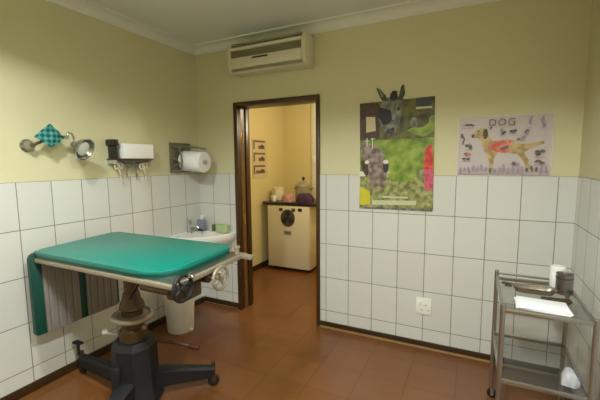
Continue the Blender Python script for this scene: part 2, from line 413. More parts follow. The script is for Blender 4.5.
body = [(2.53, 1.667), (2.555, 1.694), (2.579, 1.703), (2.623, 1.701), (2.637, 1.649), (2.663, 1.614), (2.718, 1.622), (2.777, 1.617), (2.836, 1.588), (2.899, 1.593), (2.959, 1.606), (2.965, 1.590), (2.906, 1.566), (2.873, 1.547), (2.851, 1.528), (2.882, 1.481), (2.891, 1.42), (2.868, 1.42), (2.854, 1.468), (2.811, 1.522), (2.74, 1.53), (2.695, 1.531), (2.675, 1.483), (2.672, 1.413), (2.648, 1.406), (2.645, 1.469), (2.611, 1.546), (2.590, 1.61), (2.576, 1.638), (2.538, 1.639)]
organ = [(2.64, 1.58), (2.67, 1.607), (2.718, 1.612), (2.771, 1.614), (2.785, 1.57), (2.757, 1.536), (2.691, 1.538), (2.654, 1.552)]
L = [('sheet', R4(2.442, 1.375, 3.005, 1.782)), ('dog', body), ('dog', ell(2.60, 1.655, .03, .05)), ('olive', ell(2.615, 1.665, .016, .036)), ('ink', ell(2.537, 1.652, .010, .012)), ('ink', ell(2.572, 1.683, .006, .006)),
     ('organ', organ), ('brownink', ell(2.735, 1.565, .030, .012, rot=.3)), ('dog', ell(2.80, 1.56, .045, .03)), ('organ', ell(2.67, 1.575, .02, .02))]
rnd = random.Random(3)
for (u0, v0, u1, v1, ink) in [(2.465, 1.715, 2.54, 1.745, 'brownink'), (2.46, 1.60, 2.485, 1.67, 'brownink'), (2.485, 1.56, 2.535, 1.60, 'ink'), (2.475, 1.505, 2.525, 1.535, 'organ'), (2.47, 1.48, 2.525, 1.498, 'ink'),
        (2.70, 1.66, 2.735, 1.695, 'ink'), (2.755, 1.665, 2.80, 1.70, 'ink'), (2.845, 1.655, 2.872, 1.69, 'brownink'), (2.865, 1.70, 2.885, 1.765, 'lilac'), (2.935, 1.70, 2.96, 1.77, 'lilac'),
        (2.91, 1.505, 2.97, 1.545, 'ink'), (2.91, 1.455, 2.975, 1.48, 'brownink'), (2.78, 1.45, 2.825, 1.475, 'brownink'), (2.64, 1.70, 2.65, 1.705, 'ink'), (2.80, 1.62, 2.85, 1.64, 'lilac')]:
    for q in range(4):
        uu, vv = u0+(u1-u0)*rnd.uniform(.1, .9), v0+(v1-v0)*rnd.uniform(.1, .9)
        L.append((ink if q % 2 else rnd.choice(['brownink', 'lilac']), ell(uu, vv, max(.006, (u1-u0)*.26), max(.005, (v1-v0)*.26), 8, rnd.uniform(-.5, .5))))
    L.append(('lilac', R4(u0, v0-.008, u1, v0-.004)))
for i in range(20):
    u = 2.465+i*.027; h = rnd.uniform(.02, .045); v = rnd.uniform(1.405, 1.43)
    L.append((rnd.choice(['lilac', 'lilac', 'brownink']), ell(u, v, .009, h*.7, 8, rnd.uniform(-.3, .3))))
    L.append(('lilac', R4(u-.012, 1.385, u+.014, 1.39)))
C0 = (2.723, 1.58)
m = sheet_poster(shift(R4(2.438, 1.371, 3.009, 1.786), C0), [(i, shift(p, C0)) for i, p in L])
# printed title
cu = bpy.data.curves.new('title', 'FONT'); cu.body = 'DOG'; cu.size = .066; cu.space_character = 1.15; cu.align_x = 'CENTER'
to = bpy.data.objects.new('title', cu); COL.objects.link(to)
tm = bpy.data.meshes.new_from_object(to.evaluated_get(bpy.context.evaluated_depsgraph_get()))
m.use(INK['brownink'])
for p in tm.polygons: m.poly([(tm.vertices[i].co.x+2.712-C0[0], -.0065-.0012-.0002*len(L), tm.vertices[i].co.y+1.716-C0[1]) for i in p.vertices])
bpy.data.objects.remove(to); bpy.data.curves.remove(cu); bpy.data.meshes.remove(tm)
po = m.build('chart'); po.location = (C0[0], 0, C0[1])
tag(po, 'wide white anatomy chart of a dog with red organs on the wall above the trolley', 'poster')

# ------------------------------------------------------------------ wall socket
so = thing('wall_socket', (2.24, -.006, .345), 'white square electric socket low on the tiled wall', 'socket')
MB().box(-.058, .058, -.010, 0, -.068, .068, .004).build('face_plate', M['socket'], so)
m = MB(); m.box(-.035, -.012, -.016, -.009, .012, .045, .002); m.build('switch', M['card'], so)
for (u, v, r) in ((.015, .012, .007), (-.012, -.028, .006), (.034, -.028, .006)):
    MB().cyl((u, -.0112, v), (u, -.009, v), r, n=12).build('pin_hole', M['greyw'], so)

# ------------------------------------------------------------------ examination table
tb = thing('examination_table', (.72, -1.43, 0), 'teal padded examination table on a black pedestal', 'table')
TL = Matrix.Translation((0, 0, .932)) @ Matrix.Rotation(math.radians(2.0), 4, 'X')   # the top tilts up towards the corner
def top(mb, name, m_, parent=tb):
    bmesh.ops.transform(mb.bm, matrix=TL, verts=mb.bm.verts[:]); return mb.build(name, m_, parent)
X0, X1, Y0, Y1 = -.56, .55, -.237, .33
m = MB(); m.use(M['teal']).prism(rrect(X0, X1-.02, Y0, Y1, [.05, .16, .06, .04]), XY, .012, .034, .008)
top(m, 'top_pad', None)
m = MB(); m.prism(rrect(X0+.004, X1-.025, Y0+.004, Y1-.004, [.05, .16, .06, .04]), XY, -.006, .0125); top(m, 'pad_base', M['tealside'])
# steel tray frame around and beyond the pad
m = MB()
m.box(X0+.03, X1+.05, Y0-.004, Y0+.018, -.034, -.010, .004); m.box(X0+.03, X1+.07, Y1-.018, Y1+.008, -.034, -.008, .004)
m.box(X1+.028, X1+.055, Y0, Y1, -.034, -.010, .004); m.box(X0+.02, X0+.05, Y0, Y1, -.034, -.010, .004)
m.box(X1+.04, X1+.125, Y1-.040, Y1-.006, -.034, -.008, .004)
top(m, 'tray_frame', M['dullsteel'])
m = MB(); m.box(X0+.04, X1+.035, Y0+.01, Y1-.01, -.013, -.0062, .002); top(m, 'tray_plate', M['steel'])
m = MB(); m.cyl((X1+.02, Y1-.03, -.006), (X1+.02, Y1-.03, .028), .014, n=16); m.cyl((X1+.02, Y1-.03, .028), (X1+.02, Y1-.03, .038), .020, n=16); top(m, 'clamp_knob', M['dullsteel'])
# drop leaf hanging at the wall end: teal cover, its shade put into a darker green; two grey ribbed boards on its inner face
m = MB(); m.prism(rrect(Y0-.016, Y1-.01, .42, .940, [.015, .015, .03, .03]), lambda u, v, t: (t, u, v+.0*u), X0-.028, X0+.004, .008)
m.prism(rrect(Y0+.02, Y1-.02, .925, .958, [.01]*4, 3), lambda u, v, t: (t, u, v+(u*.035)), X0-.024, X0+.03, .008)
leaf = m.build('drop_leaf', M['leafshade'], tb); leaf['label'] = 'teal hanging leaf, coloured darker as if in shade'
for (a, b) in ((Y0+.045, Y0+.262), (Y0+.31, Y0+.535)):
    m = MB(); n = 9
    for i in range(n):
        u0 = a+(b-a)*i/n; u1 = a+(b-a)*(i+1)/n
        m.box(X0+.004, X0+.016+(.004 if i % 2 else 0), u0, u1-.001, .424, .888, .002)
    m.build('backing_board', M['panel'], leaf)
# underside gear
m = MB(); m.box(-.30, .50, -.035, .035, .868, .905, .006); m.box(-.30, -.25, -.2, .2, .875, .9, .004); m.box(.22, .27, -.2, .2, .872, .898, .004); m.build('cross_beam', M['bronze'], tb)
m = MB(); m.box(.34, .50, -.16, .18, .84, .885, .012); m.cyl((.36, -.205, .872), (.555, -.205, .872), .026); m.cyl((.36, .061, .858), (.555, .061, .858), .030); m.box(.42, .54, -.12, .02, .775, .86, .01)
m.build('gear_box', M['bronze'], tb)
for (wy, wz, mm, nm) in ((-.213, .900, M['iron'], 0), (.061, .866, M['dullsteel'], 1)):
    m = MB(); wx = .635; R_ = .060
    m.torus((wx, wy, wz), R_, .0085, (1, 0, 0), 36, 10)
    wh = m.build('hand_wheel', mm, tb)
    wh['label'] = 'black spoked hand wheel' if nm == 0 else 'grey spoked hand wheel'
    for k in range(4):
        a = k*PI/2+.5; MB().cyl((wx-.006, wy+.012*math.cos(a), wz+.012*math.sin(a)), (wx, wy+(R_-.004)*math.cos(a), wz+(R_-.004)*math.sin(a)), .0065, .005, 10).build('spoke', mm, wh)
    MB().lathe([(.012, -.16), (.012, -.02), (.019, -.018), (.019, .008), (.010, .014), (0, .014)], (wx, wy, wz), (1, 0, 0), 18).build('hub', mm, wh)
    a = 1.0 if nm == 0 else 2.3
    MB().lathe([(.006, 0), (.010, .006), (.011, .03), (.006, .04), (0, .04)], (wx+.004, wy+R_*math.cos(a), wz+R_*math.sin(a)), (1, 0, 0), 14).build('crank_knob', M['chrome'], wh)
# column and adjusting ring
MB().lathe([(.040, .56), (.040, .885)], n=26).build('column', M['bronze'], tb)
MB().lathe([(.080, .355), (.080, .48), (.062, .50), (.060, .60), (.074, .615), (.066, .65), (.055, .665), (.046, .71), (.0, .71)], n=30).build('column_sleeve', M['bronze'], tb)
m = MB(); m.torus((0, 0, .562), .104, .016, (0.05, .0, 1), 44, 12); ring = m.build('adjusting_ring', M['dullsteel'], tb)
m = MB(); m.lathe([(.060, .550), (.100, .554), (.100, .570), (.060, .574)], n=40, cap=False); m.build('ring_web', M['dullsteel'], ring)
m = MB(); m.tube([(.04, -.04, .69), (.10, -.06, .75), (.20, -.06, .86)], [.010, .009, .008]); m.build('tilt_strut', M['iron'], tb)
# pedestal housing with its legs and castors
m = MB()
m.lathe([(.155, .03), (.155, .06), (.140, .10), (.132, .20), (.128, .38), (.11, .42), (.0, .425)], n=8)
ped = m.build('pedestal', M['iron'], tb, 20)
MB().box(-.03, .03, -.152, -.12, .06, .30, .01).build('cover_plate', M['iron'], ped)
m = MB(); m.cyl((-.07, -.05, .445), (-.165, -.07, .45), .010); m.lathe([(0, -.018), (.016, -.012), (.02, 0), (.016, .012), (0, .018)], (-.168, -.07, .45)); m.build('release_knob', M['greyw'], tb)
def leg(ang, L_, idx):
    d = Vector((math.cos(ang), math.sin(ang), 0))
    s_ = Vector((-d.y, d.x, 0))
    m = MB(); N = 7; rings = []
    prof_ = [(.10, .20, .055, .12), (.2, .19, .045, .10), (.32, .165, .038, .085), (L_-.03, .14, .030, .07), (L_, .135, .028, .05)]
    pts_prev = None
    def go():
        pr = None
        for r, zt, hw, th in prof_:
            ring_ = [m.bm.verts.new(d*r+s_*a+Vector((0, 0, b))) for a, b in ((-hw, zt-th), (hw, zt-th), (hw, zt-.012), (hw*.6, zt), (-hw*.6, zt), (-hw, zt-.012))]
            if pr:
                for i in range(6): m.bm.faces.new((pr[i], pr[(i+1) % 6], ring_[(i+1) % 6], ring_[i]))
            else: m.bm.faces.new(ring_[::-1])
            pr = ring_
        m.bm.faces.new(pr)
    m._new(go)
    lg = m.build('leg', M['iron'], tb)
    e = d*(L_-.005)
    c = MB(); c.cyl((e.x, e.y, .07), (e.x, e.y, .165), .013)
    for q_ in (-.019, .019): 
        f = e+s_*q_; c.box(-.015, .015, -.002, .002, .03, .085, .001, mtx=Matrix.Translation((f.x, f.y, 0)) @ Matrix.Rotation(ang, 4, 'Z'))
    cf = c.build('castor_fork', M['bronze'], lg)
    MB().lathe([(.0, -.014), (.034, -.014), (.037, -.008), (.037, .008), (.034, .014), (0, .014)], (e.x, e.y, .037), s_, 24).build('castor_wheel', M['rubber'], lg)
for i, (a, L_) in enumerate(((math.radians(46), .47), (math.radians(176), .615), (math.radians(-66), .52))): leg(a, L_, i)
# foot brake at the left leg, foot lever on the right
m = MB(); m.cyl((-.625, .03, .135), (-.625, .03, .225), .010); m.box(-.665, -.585, .01, .05, .222, .236, .005); m.build('foot_brake', M['rubber'], tb)
m = MB(); m.tube([(.06, .08, .375), (.16, .14, .36), (.265, .205, .325)], [.011, .012, .012]); m.lathe([(.013, 0), (.018, .01), (.018, .06), (.010, .07), (0, .07)], (.25, .197, .329), (.105, .055, -.03)); m.build('foot_lever', M['red'], tb)

# ------------------------------------------------------------------ corner basin
sk = thing('corner_basin', (.006, -.006, 0), 'white ceramic wash basin in the corner behind the teal table', 'sink')
def quarter(R_, n=16, w=.0): return [(0, 0)]+[(R_*math.cos(-a), R_*math.sin(-a)) for a in [i*PI/2/n for i in range(n+1)]]
m = MB(); Rk = .452
def bowl():
    loops = []
    for (k, z, c) in ((.55, .60, 0), (.80, .66, 0), (.97, .715, 0), (1.0, .755, 0), (.995, .785, 0), (.96, .792, 0), (.86, .79, 1), (.80, .76, 1), (.68, .68, 1), (.40, .652, 1)):
        n = 18; lp = []
        inset = .0 if not c else .055
        pts_ = [(inset, -inset)]+[(inset+(Rk*k-inset)*math.cos(-i*PI/2/n)*(1 if not c else .98), -inset+(Rk*k-inset)*math.sin(-i*PI/2/n)*(1 if not c else .98)) for i in range(n+1)]
        loops.append([m.bm.verts.new((x, y, z)) for x, y in pts_])
    N = len(loops[0])
    for a, b in zip(loops, loops[1:]):
        for i in range(N): m.bm.faces.new((a[i], a[(i+1) % N], b[(i+1) % N], b[i]))
    m.bm.faces.new(loops[0][::-1]); m.bm.faces.new(loops[-1])
m._new(bowl); m.build('bowl', M['ceramic'], sk, 50)
m = MB(); m.lathe([(.022, .651), (.022, .657), (.012, .658), (0, .656)], (.16, -.16, 0), n=20); m.build('drain', M['chrome'], sk)
m = MB(); m.tube([(.14, -.14, .60), (.14, -.14, .45), (.13, -.13, .41), (.09, -.09, .40), (.03, -.03, .42), (0, -.0, .44)], .019, 14); m.build('waste_pipe', M['binp'], sk)
m = MB(); m.lathe([(.026, .79), (.024, .80), (.017, .805), (.017, .88), (.020, .885), (.020, .905), (.008, .915), (.008, .93), (0, .932)], (.045, -.215, 0), n=22)
m.tube([(.045, -.215, .855), (.085, -.208, .87), (.125, -.20, .865), (.140, -.197, .84)], [.013, .012, .011, .010], 12)
tap = m.build('tap', M['chrome'], sk)
m = MB()
for a in (PI/4, 3*PI/4): m.cyl((.045-.030*math.cos(a), -.215-.030*math.sin(a), .938), (.045+.030*math.cos(a), -.215+.030*math.sin(a), .938), .006)
m.build('tap_handle', M['chrome'], tap)

sd = thing('soap_dispenser', (.084, -.084, .792), 'small blue-grey pump bottle standing on the corner basin rim', 'bottle')
MB().box(-.040, .040, -.026, .026, 0, .118, .008).build('bottle_body', M['blueg'], sd)
m = MB(); m.cyl((0, 0, .117), (0, 0, .145), .010); m.box(-.010, .040, -.009, .009, .145, .160, .003); m.build('pump', M['card'], sd)
MB().box(-.036, .036, -.0275, -.0255, .004, .024, .001).build('bottle_base', M['dark'], sd)
sp = MB(); sp.prism(rrect(-.070, .070, -.032, .032, .015), XY, 0, .075, .010); sp = sp.build('sponge', M['soap']); sp.location = (.320, -.050, .792)
tag(sp, 'pale green sponge on the basin rim nearest the doorway', 'sponge')
gb = thing('brush', (.205, -.048, .792), 'dark green nail brush standing on the basin rim beside the sponge', 'brush')
MB().box(-.012, .012, -.02, .02, 0, .07, .005).build('brush_back', M['green'], gb)
m = MB()
for i in range(4):
    for j in range(6): m.cyl((-.012, -.014+i*.0095, .01+j*.010), (-.028, -.014+i*.0095, .01+j*.010), .003, n=6)
m.build('bristles', M['card'], gb)

# waste bin below the basin
bn = thing('waste_bin', (.245, -.585, 0), 'white plastic waste bin on the floor under the table by the basin', 'bin')
m = MB(); m.lathe([(.110, 0), (.114, .006), (.130, .34), (.134, .345), (.134, .352), (.127, .352), (.110, .010), (0, .010)], n=36); m.build('bin_body', M['binp'], bn)
m = MB(); m.torus((0, 0, .348), .132, .006, n=40); m.build('bin_rim', M['binp'], bn)
m = MB(); m.box(.105, .122, -.012, .030, .0, .022, .003); m.build('bin_foot', M['binp'], bn)

# ------------------------------------------------------------------ wall lamp with cloth
wlp = thing('wall_lamp', (0, -1.562, 1.60), 'jointed chrome examination lamp on the left wall above the tiles', 'lamp')
m = MB(); m.lathe([(.040, 0), (.040, .010), (.032, .018), (.024, .03), (.022, .06), (.016, .070), (0, .070)], (0, 0, 0), (1, 0, 0), 26); m.build('wall_mount', M['steel'], wlp)
m = MB(); m.tube([(.06, 0, 0), (.075, .05, .025), (.085, .11, .05), (.095, .155, .062), (.10, .178, .060)], .009, 12); m.build('arm', M['bronze'], wlp)
m = MB(); m.lathe([(.013, -.016), (.017, -.008), (.017, .008), (.013, .016)], (.10, .188, .060), (1, 0, 0), 18); m.tube([(.10, .188, .060), (.115, .198, .092), (.135, .208, .082), (.142, .214, .05)], .007, 10); m.build('elbow', M['chrome'], wlp)
hd = Vector((.185, .252, -.020)); ax = Vector((.75, .25, -.35)).normalized()   # the way it shines
m = MB(); m.lathe([(.0, -.075), (.018, -.073), (.024, -.055), (.026, -.045), (.045, -.025), (.066, 0), (.074, .028), (.076, .03), (.070, .028), (.060, .004), (.035, -.018)], hd-ax*.02, ax, 32); sh = m.build('lamp_shade', M['steel'], wlp)
m = MB(); m.lathe([(.0, .006), (.03, .004), (.048, -.004), (.048, -.010), (0, -.012)], hd, ax, 26); m.build('lens', M['lens'], sh)
m = MB(); m.torus(hd+ax*.008, .075, .004, ax, 32, 8); m.build('shade_rim', M['chrome'], sh)
m = MB(); m.tube([(.142, .214, .05), (.135, .222, .02), hd-ax*.085], .007, 10); m.build('neck', M['chrome'], wlp)
# checked cloth hung over its arm, corner down
m = MB(); N = 14
def cloth():
    g_ = {}
    for side in (0, 1):
        for i in range(N+1):
            for j in range(N+1):
                a = i/N*2-1; b = j/N*2-1; u = (a-b)/2; v = (a+b)/2
                bulge = .020*(1-abs(u))*(1-.4*abs(v))+.006*math.sin(7*u)*math.cos(5*v)
                g_[side, i, j] = m.bm.verts.new((.02+bulge+side*.004, u*.092, v*.078-.010*u*u))
    for side in (0, 1):
        for i in range(N):
            for j in range(N): m.bm.faces.new([g_[side, i+p, j+q] for p, q in ((0, 0), (1, 0), (1, 1), (0, 1))])
    for k in range(N):
        for (f, g2) in ((lambda t: (t, 0), 0), (lambda t: (t, N), 0), (lambda t: (0, t), 0), (lambda t: (N, t), 0)):
            a_, b_ = f(k), f(k+1); m.bm.faces.new((g_[(0,)+a_], g_[(0,)+b_], g_[(1,)+b_], g_[(1,)+a_]))
m._new(cloth); cl = m.build('cloth', M['check']); cl.location = (.075, -1.472, 1.662)
tag(cl, 'teal and pale checked cloth folded to a diamond over the wall lamp arm', 'cloth')

# ------------------------------------------------------------------ wall rack with box and hanging instruments
rk = thing('wall_rack', (.006, -.845, 1.53), 'grey wall shelf with a black end bracket, above hanging instruments', 'shelf')
m = MB(); m.box(-.006, .098, -.178, .178, -.022, -.010, .003); m.build('shelf_board', M['bronze'], rk)
m = MB(); m.box(-.006, .006, -.178, .178, -.060, -.022, .002); m.box(.0, .09, -.172, -.162, -.05, -.02, .002); m.box(.0, .09, .162, .172, -.05, -.02, .002); m.build('back_rail', M['greyw'], rk)
m = MB(); m.box(-.006, .085, -.160, -.145, -.009, .135, .003); m.box(-.006, .09, -.178, -.135, .090, .135, .004); m.build('end_bracket', M['dark'], rk)
for k in range(4): 
    yy = -.12+k*.075
    MB().tube([(.0, yy, -.045), (.03, yy, -.05), (.04, yy, -.04), (.04, yy, -.03)], .003, 8).build('hook', M['chrome'], rk)
bx = MB(); bx.box(-.040, .040, -.148, .148, 0, .118, .004); bx.use(M['card'])
bx.mats = [M['card']]; bx = bx.build('paper_box', M['card']); bx.location = (.055, -.800, 1.5201)
tag(bx, 'white cardboard box lying on the wall shelf', 'box')
def scissors(loc, tilt, spread_, sc, label, first):
    t_ = thing('scissors', loc, label, 'scissors', (tilt, 0, 0), 'instruments hanging below the wall shelf')
    t_.scale = (sc,)*3
    for s_ in (-1, 1):
        m = MB()
        a = spread_*s_; rot = Matrix.Rotation(a, 4, 'X')
        m.torus((.004*s_, 0, -.022), .023, .0062, (1, 0, 0), 20, 8)
        m.tube([(.004*s_, 0, -.042), (.003*s_, .004*s_, -.07), (.002*s_, 0, -.105)], [.0045, .0045, .005], 8)
        m.prism([(-.006, -.10), (.006, -.10), (.0005, -.175), (-.0015, -.175)], lambda u, v, t: (t, u*s_, v), .002*s_-.0012, .002*s_+.0012)
        bmesh.ops.transform(m.bm, matrix=Matrix.Translation((0, 0, -.105)) @ rot @ Matrix.Translation((0, 0, .105)), verts=m.bm.verts[:])
        m.build('blade', M['plastic'] if label.startswith(('left', 'right')) else M['steel'], t_)
    m = MB(); m.cyl((-.006, 0, -.105), (.006, 0, -.105), .0055, n=12); m.build('pivot', M['steel'], t_)
    return t_
scissors((.046, -.958, 1.484), .14, .20, .95, 'leftmost white handled scissors hanging below the wall shelf', 1)
scissors((.046, -.878, 1.484), -.06, .22, .75, 'grey steel scissors hanging second from left below the wall shelf', 1)
scissors((.046, -.805, 1.484), .12, .20, .85, 'grey steel scissors hanging third from left below the wall shelf', 1)
scissors((.046, -.728, 1.484), .22, .24, 1.0, 'rightmost white handled scissors hanging below the wall shelf', 1)

# ------------------------------------------------------------------ paper roll on its wire holder
rh = thing('roll_holder', (.006, -.245, 1.50), 'grey wire paper roll holder on the left wall near the corner', 'holder')
m = MB(); m.box(0, .008, -.15, .12, -.11, .17, .003)
m.build('wall_plate', M['holder'], rh)
for (p_) in ([(.008, -.12, .12), (.05, -.13, .13), (.10, -.12, .12), (.11, -.105, .0), (.10, -.11, -.09), (.008, -.12, -.10)],
             [(.008, .09, .13), (.05, .095, .14), (.26, .05, .11)], [(.008, -.13, .02), (.06, -.14, .02), (.09, -.11, -.02), (.008, -.13, -.05)],
             [(.008, -.05, .13), (.14, -.03, .135), (.26, .05, .11)]):
    MB().tube(p_, .0075, 8).build('wire_arm', M['holder'], rh)
m = MB(); m.cyl((.006, .0, .004), (.30, .0, -.016), .012); m.cyl((.292, 0, -.0155), (.302, 0, -.016), .02); m.build('spindle', M['greyw'], rh)
m = MB(); m.lathe([(.020, .0), (.094, .0), (.096, .003), (.096, .232), (.094, .235), (.020, .235), (.020, 0)], (0, 0, 0), (1, 0, 0), 40, False)
m.tube([(.02, -.097, 0), (.02, -.098, -.01)], .001)
rl = m.build('paper_roll', M['paper']); rl.location = (.055, -.245, 1.502); rl.rotation_euler = (0, math.radians(4), 0)
tag(rl, 'thick white paper towel roll on the wire holder in the corner', 'paper roll')

# ------------------------------------------------------------------ next room: fridge with things on top, notice
fr = thing('fridge', (.345, 1.57, 0), 'cream undercounter fridge with a dark round emblem seen through the doorway', 'fridge')
fr.scale = (.90, 1, 1)
m = MB(); m.box(-.35, .35, -.245, .30, .05, .905, .008); m.build('cabinet', M['cream'], fr)
m = MB(); m.box(-.352, .352, -.285, -.249, .05, .895, .012); dr = m.build('door', M['cream'], fr)
m = MB(); m.lathe([(.118, 0), (.118, .006), (0, .006)], (-.0, -.284, .735), (0, -1, 0), 30); em = m.build('emblem', M['ink'] if 'ink' in M else INK['ink'], dr)
m = MB()
for a in range(3):
    t = a*2*PI/3+PI/6+PI; m.lathe([(.040, 0), (.040, .003), (0, .003)], (.058*math.cos(t), -.290, .735+.058*math.sin(t)), (0, -1, 0), 18)
m.lathe([(.022, 0), (.022, .004), (0, .004)], (0, -.290, .735), (0, -1, 0), 18)
m.build('emblem_motif', M['dark'], em)
for (u, v) in ((-.115, .845), (.095, .845)): MB().box(u-.03, u+.03, -.287, -.284, v-.022, v+.022, .001).build('sticker', INK['olive'], dr)
MB().box(.17, .235, -.288, -.284, .83, .872, .001).build('control_knob', M['dark'], dr)
m = MB(); m.box(-.075, .065, -.288, -.284, .50, .575, .002); lb = m.build('name_plate', M['greyw'], dr)
MB().box(-.06, .05, -.2895, -.2875, .52, .556, .001).build('plate_face', M['beige'], lb)
for (u, v) in ((-.30, -.2), (.30, -.2), (-.30, .24), (.30, .24)):
    MB().lathe([(.022, 0), (.022, .03), (.014, .05)], (u, v, 0), n=14).build('foot', M['rubber'], fr)
wt = MB(); wt.box(-.40, .42, -.31, .32, 0, .035, .006); wt = wt.build('counter_top', M['black']); wt.location = (.345, 1.60, .9055)
tag(wt, 'thin black counter top lying over the cream fridge', 'counter')
ZW = .9412
ke = thing('cooking_pot', (.40, 1.66, ZW), 'grey lidded pot with a dark knob behind the cloths on the counter', 'pot')
m = MB(); m.lathe([(.0, 0), (.15, 0), (.165, .02), (.168, .19), (.175, .195), (.175, .20), (0, .20)], n=34); m.build('pot_body', M['potw'], ke)
m = MB(); m.lathe([(.172, .2005), (.168, .215), (.12, .25), (.05, .27), (0, .272)], n=34); ld = m.build('lid', M['potw'], ke); ke.scale = (.68, .68, 1)
m = MB(); m.lathe([(.012, .27), (.012, .285), (.030, .295), (.032, .315), (.02, .328), (0, .33)], n=20); m.build('knob', M['dark'], ld)
for s_ in (-1, 1): MB().tube([(s_*.166, -.03, .16), (s_*.20, -.03, .165), (s_*.20, .03, .165), (s_*.166, .03, .16)], .007, 8).build('pot_handle', M['dark'], ke)
def bundle(name, loc, sx, sy, sz, m_, label, seed):
    r_ = random.Random(seed); m = MB()
    def go():
        nu, nv = 26, 12; rows = []
        ph = [r_.uniform(0, 6.3) for _ in range(6)]
        for j in range(nv+1):
            th = j/nv*PI/2; row = []
            for i in range(nu):
                a = 2*PI*i/nu; k = 1+.10*math.sin(3*a+ph[0])+.07*math.sin(5*a+ph[1]+3*th)+.04*math.sin(9*a+ph[2]-4*th)
                c, s__ = math.cos(a), math.sin(a); e = .75
                row.append(m.bm.verts.new((sx*k*math.cos(th)**.6*abs(c)**e*(1 if c > 0 else -1) if math.cos(th) > 1e-6 else 0, sy*k*math.cos(th)**.6*abs(s__)**e*(1 if s__ > 0 else -1) if math.cos(th) > 1e-6 else 0, sz*math.sin(th)*(1+.15*math.sin(2*a+ph[3])*math.cos(th)))))
            rows.append(row)
        for a_, b_ in zip(rows, rows[1:]):
            for i in range(nu): m.bm.faces.new((a_[i], a_[(i+1) % nu], b_[(i+1) % nu], b_[i]))
        m.bm.faces.new(rows[0][::-1])
    m._new(go); bmesh.ops.remove_doubles(m.bm, verts=m.bm.verts[:], dist=1e-4)
    o = m.build(name, m_, None, 60); o.location = loc; return tag(o, label, 'cloth')
bundle('towel', (.295, 1.395, ZW), .09, .075, .105, M['pink'], 'crumpled dusty pink towel on the black counter top', 2)
bundle('cloth', (.555, 1.40, ZW), .115, .09, .125, M['purple'], 'dark purple bundled cloth at the right end of the counter top', 5)
jr = thing('canister', (.055, 1.55, ZW), 'cream lidded canister on the left end of the counter top', 'canister')
m = MB(); m.lathe([(0, 0), (.078, 0), (.082, .01), (.082, .15), (.078, .156), (0, .156)], n=26); m.build('canister_body', M['cream'], jr)
m = MB(); m.lathe([(.084, .152), (.084, .176), (.07, .184), (.018, .186), (.016, .20), (0, .202)], n=26); m.build('lid', M['cream'], jr)
cp = thing('cup', (.095, 1.36, ZW), 'small white cup in front of the canister on the counter top', 'cup')
m = MB(); m.lathe([(0, 0), (.028, 0), (.036, .03), (.040, .085), (.036, .085), (.03, .03), (0, .008)], n=22); m.build('cup_body', M['ceramic'], cp)
m = MB(); m.tube([(.036, 0, .07), (.06, 0, .066), (.062, 0, .035), (.034, 0, .025)], .005, 8); m.build('handle', M['ceramic'], cp)
# notice sheet on the annex wall
m = MB(); m.use(INK['cream']).box(0, .003, -.185, .185, -.27, .27)
for i, zc in enumerate((.185, .02, -.15)):
    m.use(INK['brownink']).box(.003, .0036, -.15, .14, zc+.045, zc+.07); m.use(INK['ink']).box(.003, .0036, -.15, -.12, zc-.05, zc+.045)
    m.use(INK['brownink']).box(.003, .0036, -.03 if i < 2 else -.10, .13, zc-.045, zc+.0); m.use(INK['ink']).box(.0036, .004, .03, .10, zc-.03, zc+.015)
m.use(INK['lilac']).box(.003, .0034, -.18, -.165, -.26, .26)
no = m.build('notice'); no.location = (AX0, 1.315, 1.52)
tag(no, 'white notice sheet with three rows of pictures on the cream wall beyond the doorway', 'notice')
sw = thing('light_switch', (.445, AY1-.03, 1.51), 'small white light switch on the pale upright strip beyond the doorway', 'switch', (0, 0, PI/2))
MB().box(-.010, 0, -.04, .04, -.06, .06, .003).build('face_plate', M['socket'], sw)
MB().box(-.016, -.009, -.012, .012, -.02, .02, .002).build('rocker', M['card'], sw)

# ------------------------------------------------------------------ instrument trolley
tr = thing('trolley', (2.88, -.70, 0), 'steel instrument trolley with two glass shelves in the right corner', 'trolley')
xa, xb, ya, yb = -.178, .175, -.26, .26
for (x, y, zt) in ((xa, ya, .80), (xb, ya, .79), (xa, yb, .815), (xb, yb, .81)):
    m = MB(); m.cyl((x, y, .085), (x, y, zt), .0115, n=16); m.lathe([(.0115, 0), (.010, .006), (0, .009)], (x, y, zt), n=16); pl = m.build('post', M['steel'], tr)
    c = MB(); c.cyl((x, y, .06), (x, y, .09), .009); c.box(x-.003, x+.003+.012, y-.020, y-.017, .02, .065, .001); c.box(x-.003, x+.003+.012, y+.017, y+.020, .02, .065, .001); c.build('castor_fork', M['steel'], pl)
    MB().lathe([(0, -.012), (.026, -.012), (.028, -.006), (.028, .006), (.026, .012), (0, .012)], (x+.006, y, .028), (0, 1, 0), 20).build('castor_wheel', M['rubber'], pl)
for z, nm in ((.772, 0), (.418, 1)):
    m = MB()
    m.box(xa, xb, ya-.006, ya+.006, z-.010, z+.012, .003); m.box(xa, xb, yb-.006, yb+.006, z-.010, z+.012, .003)
    m.box(xa-.006, xa+.006, ya, yb, z-.010, z+.012, .003); m.box(xb-.006, xb+.006, ya, yb, z-.010, z+.012, .003)
    sf = m.build('shelf_frame', M['steel'], tr)
    MB().box(xa+.005, xb-.005, ya+.005, yb-.005, z, z+.006, .001).build('glass_shelf', M['glass'], sf)
m = MB(); m.tube([(xa, yb, .803), (xb, yb, .80)], .007); m.tube([(xa, ya+.01, .792), (xa, yb, .80)], .005); m.build('guard_rail', M['steel'], tr)
ZS = .7785
def at(x, y, z=ZS): return (x, y, z)
pp = MB()
for i in range(4): pp.box(-.115+.004*(i % 2), .115+.003*(i % 3), -.085, .085-.003*i, i*.003, i*.003+.0026, mtx=Matrix.Rotation(.03*i, 4, 'Z'))
pp.box(-.11, .115, -.08, .08, .0118, .016, .002)
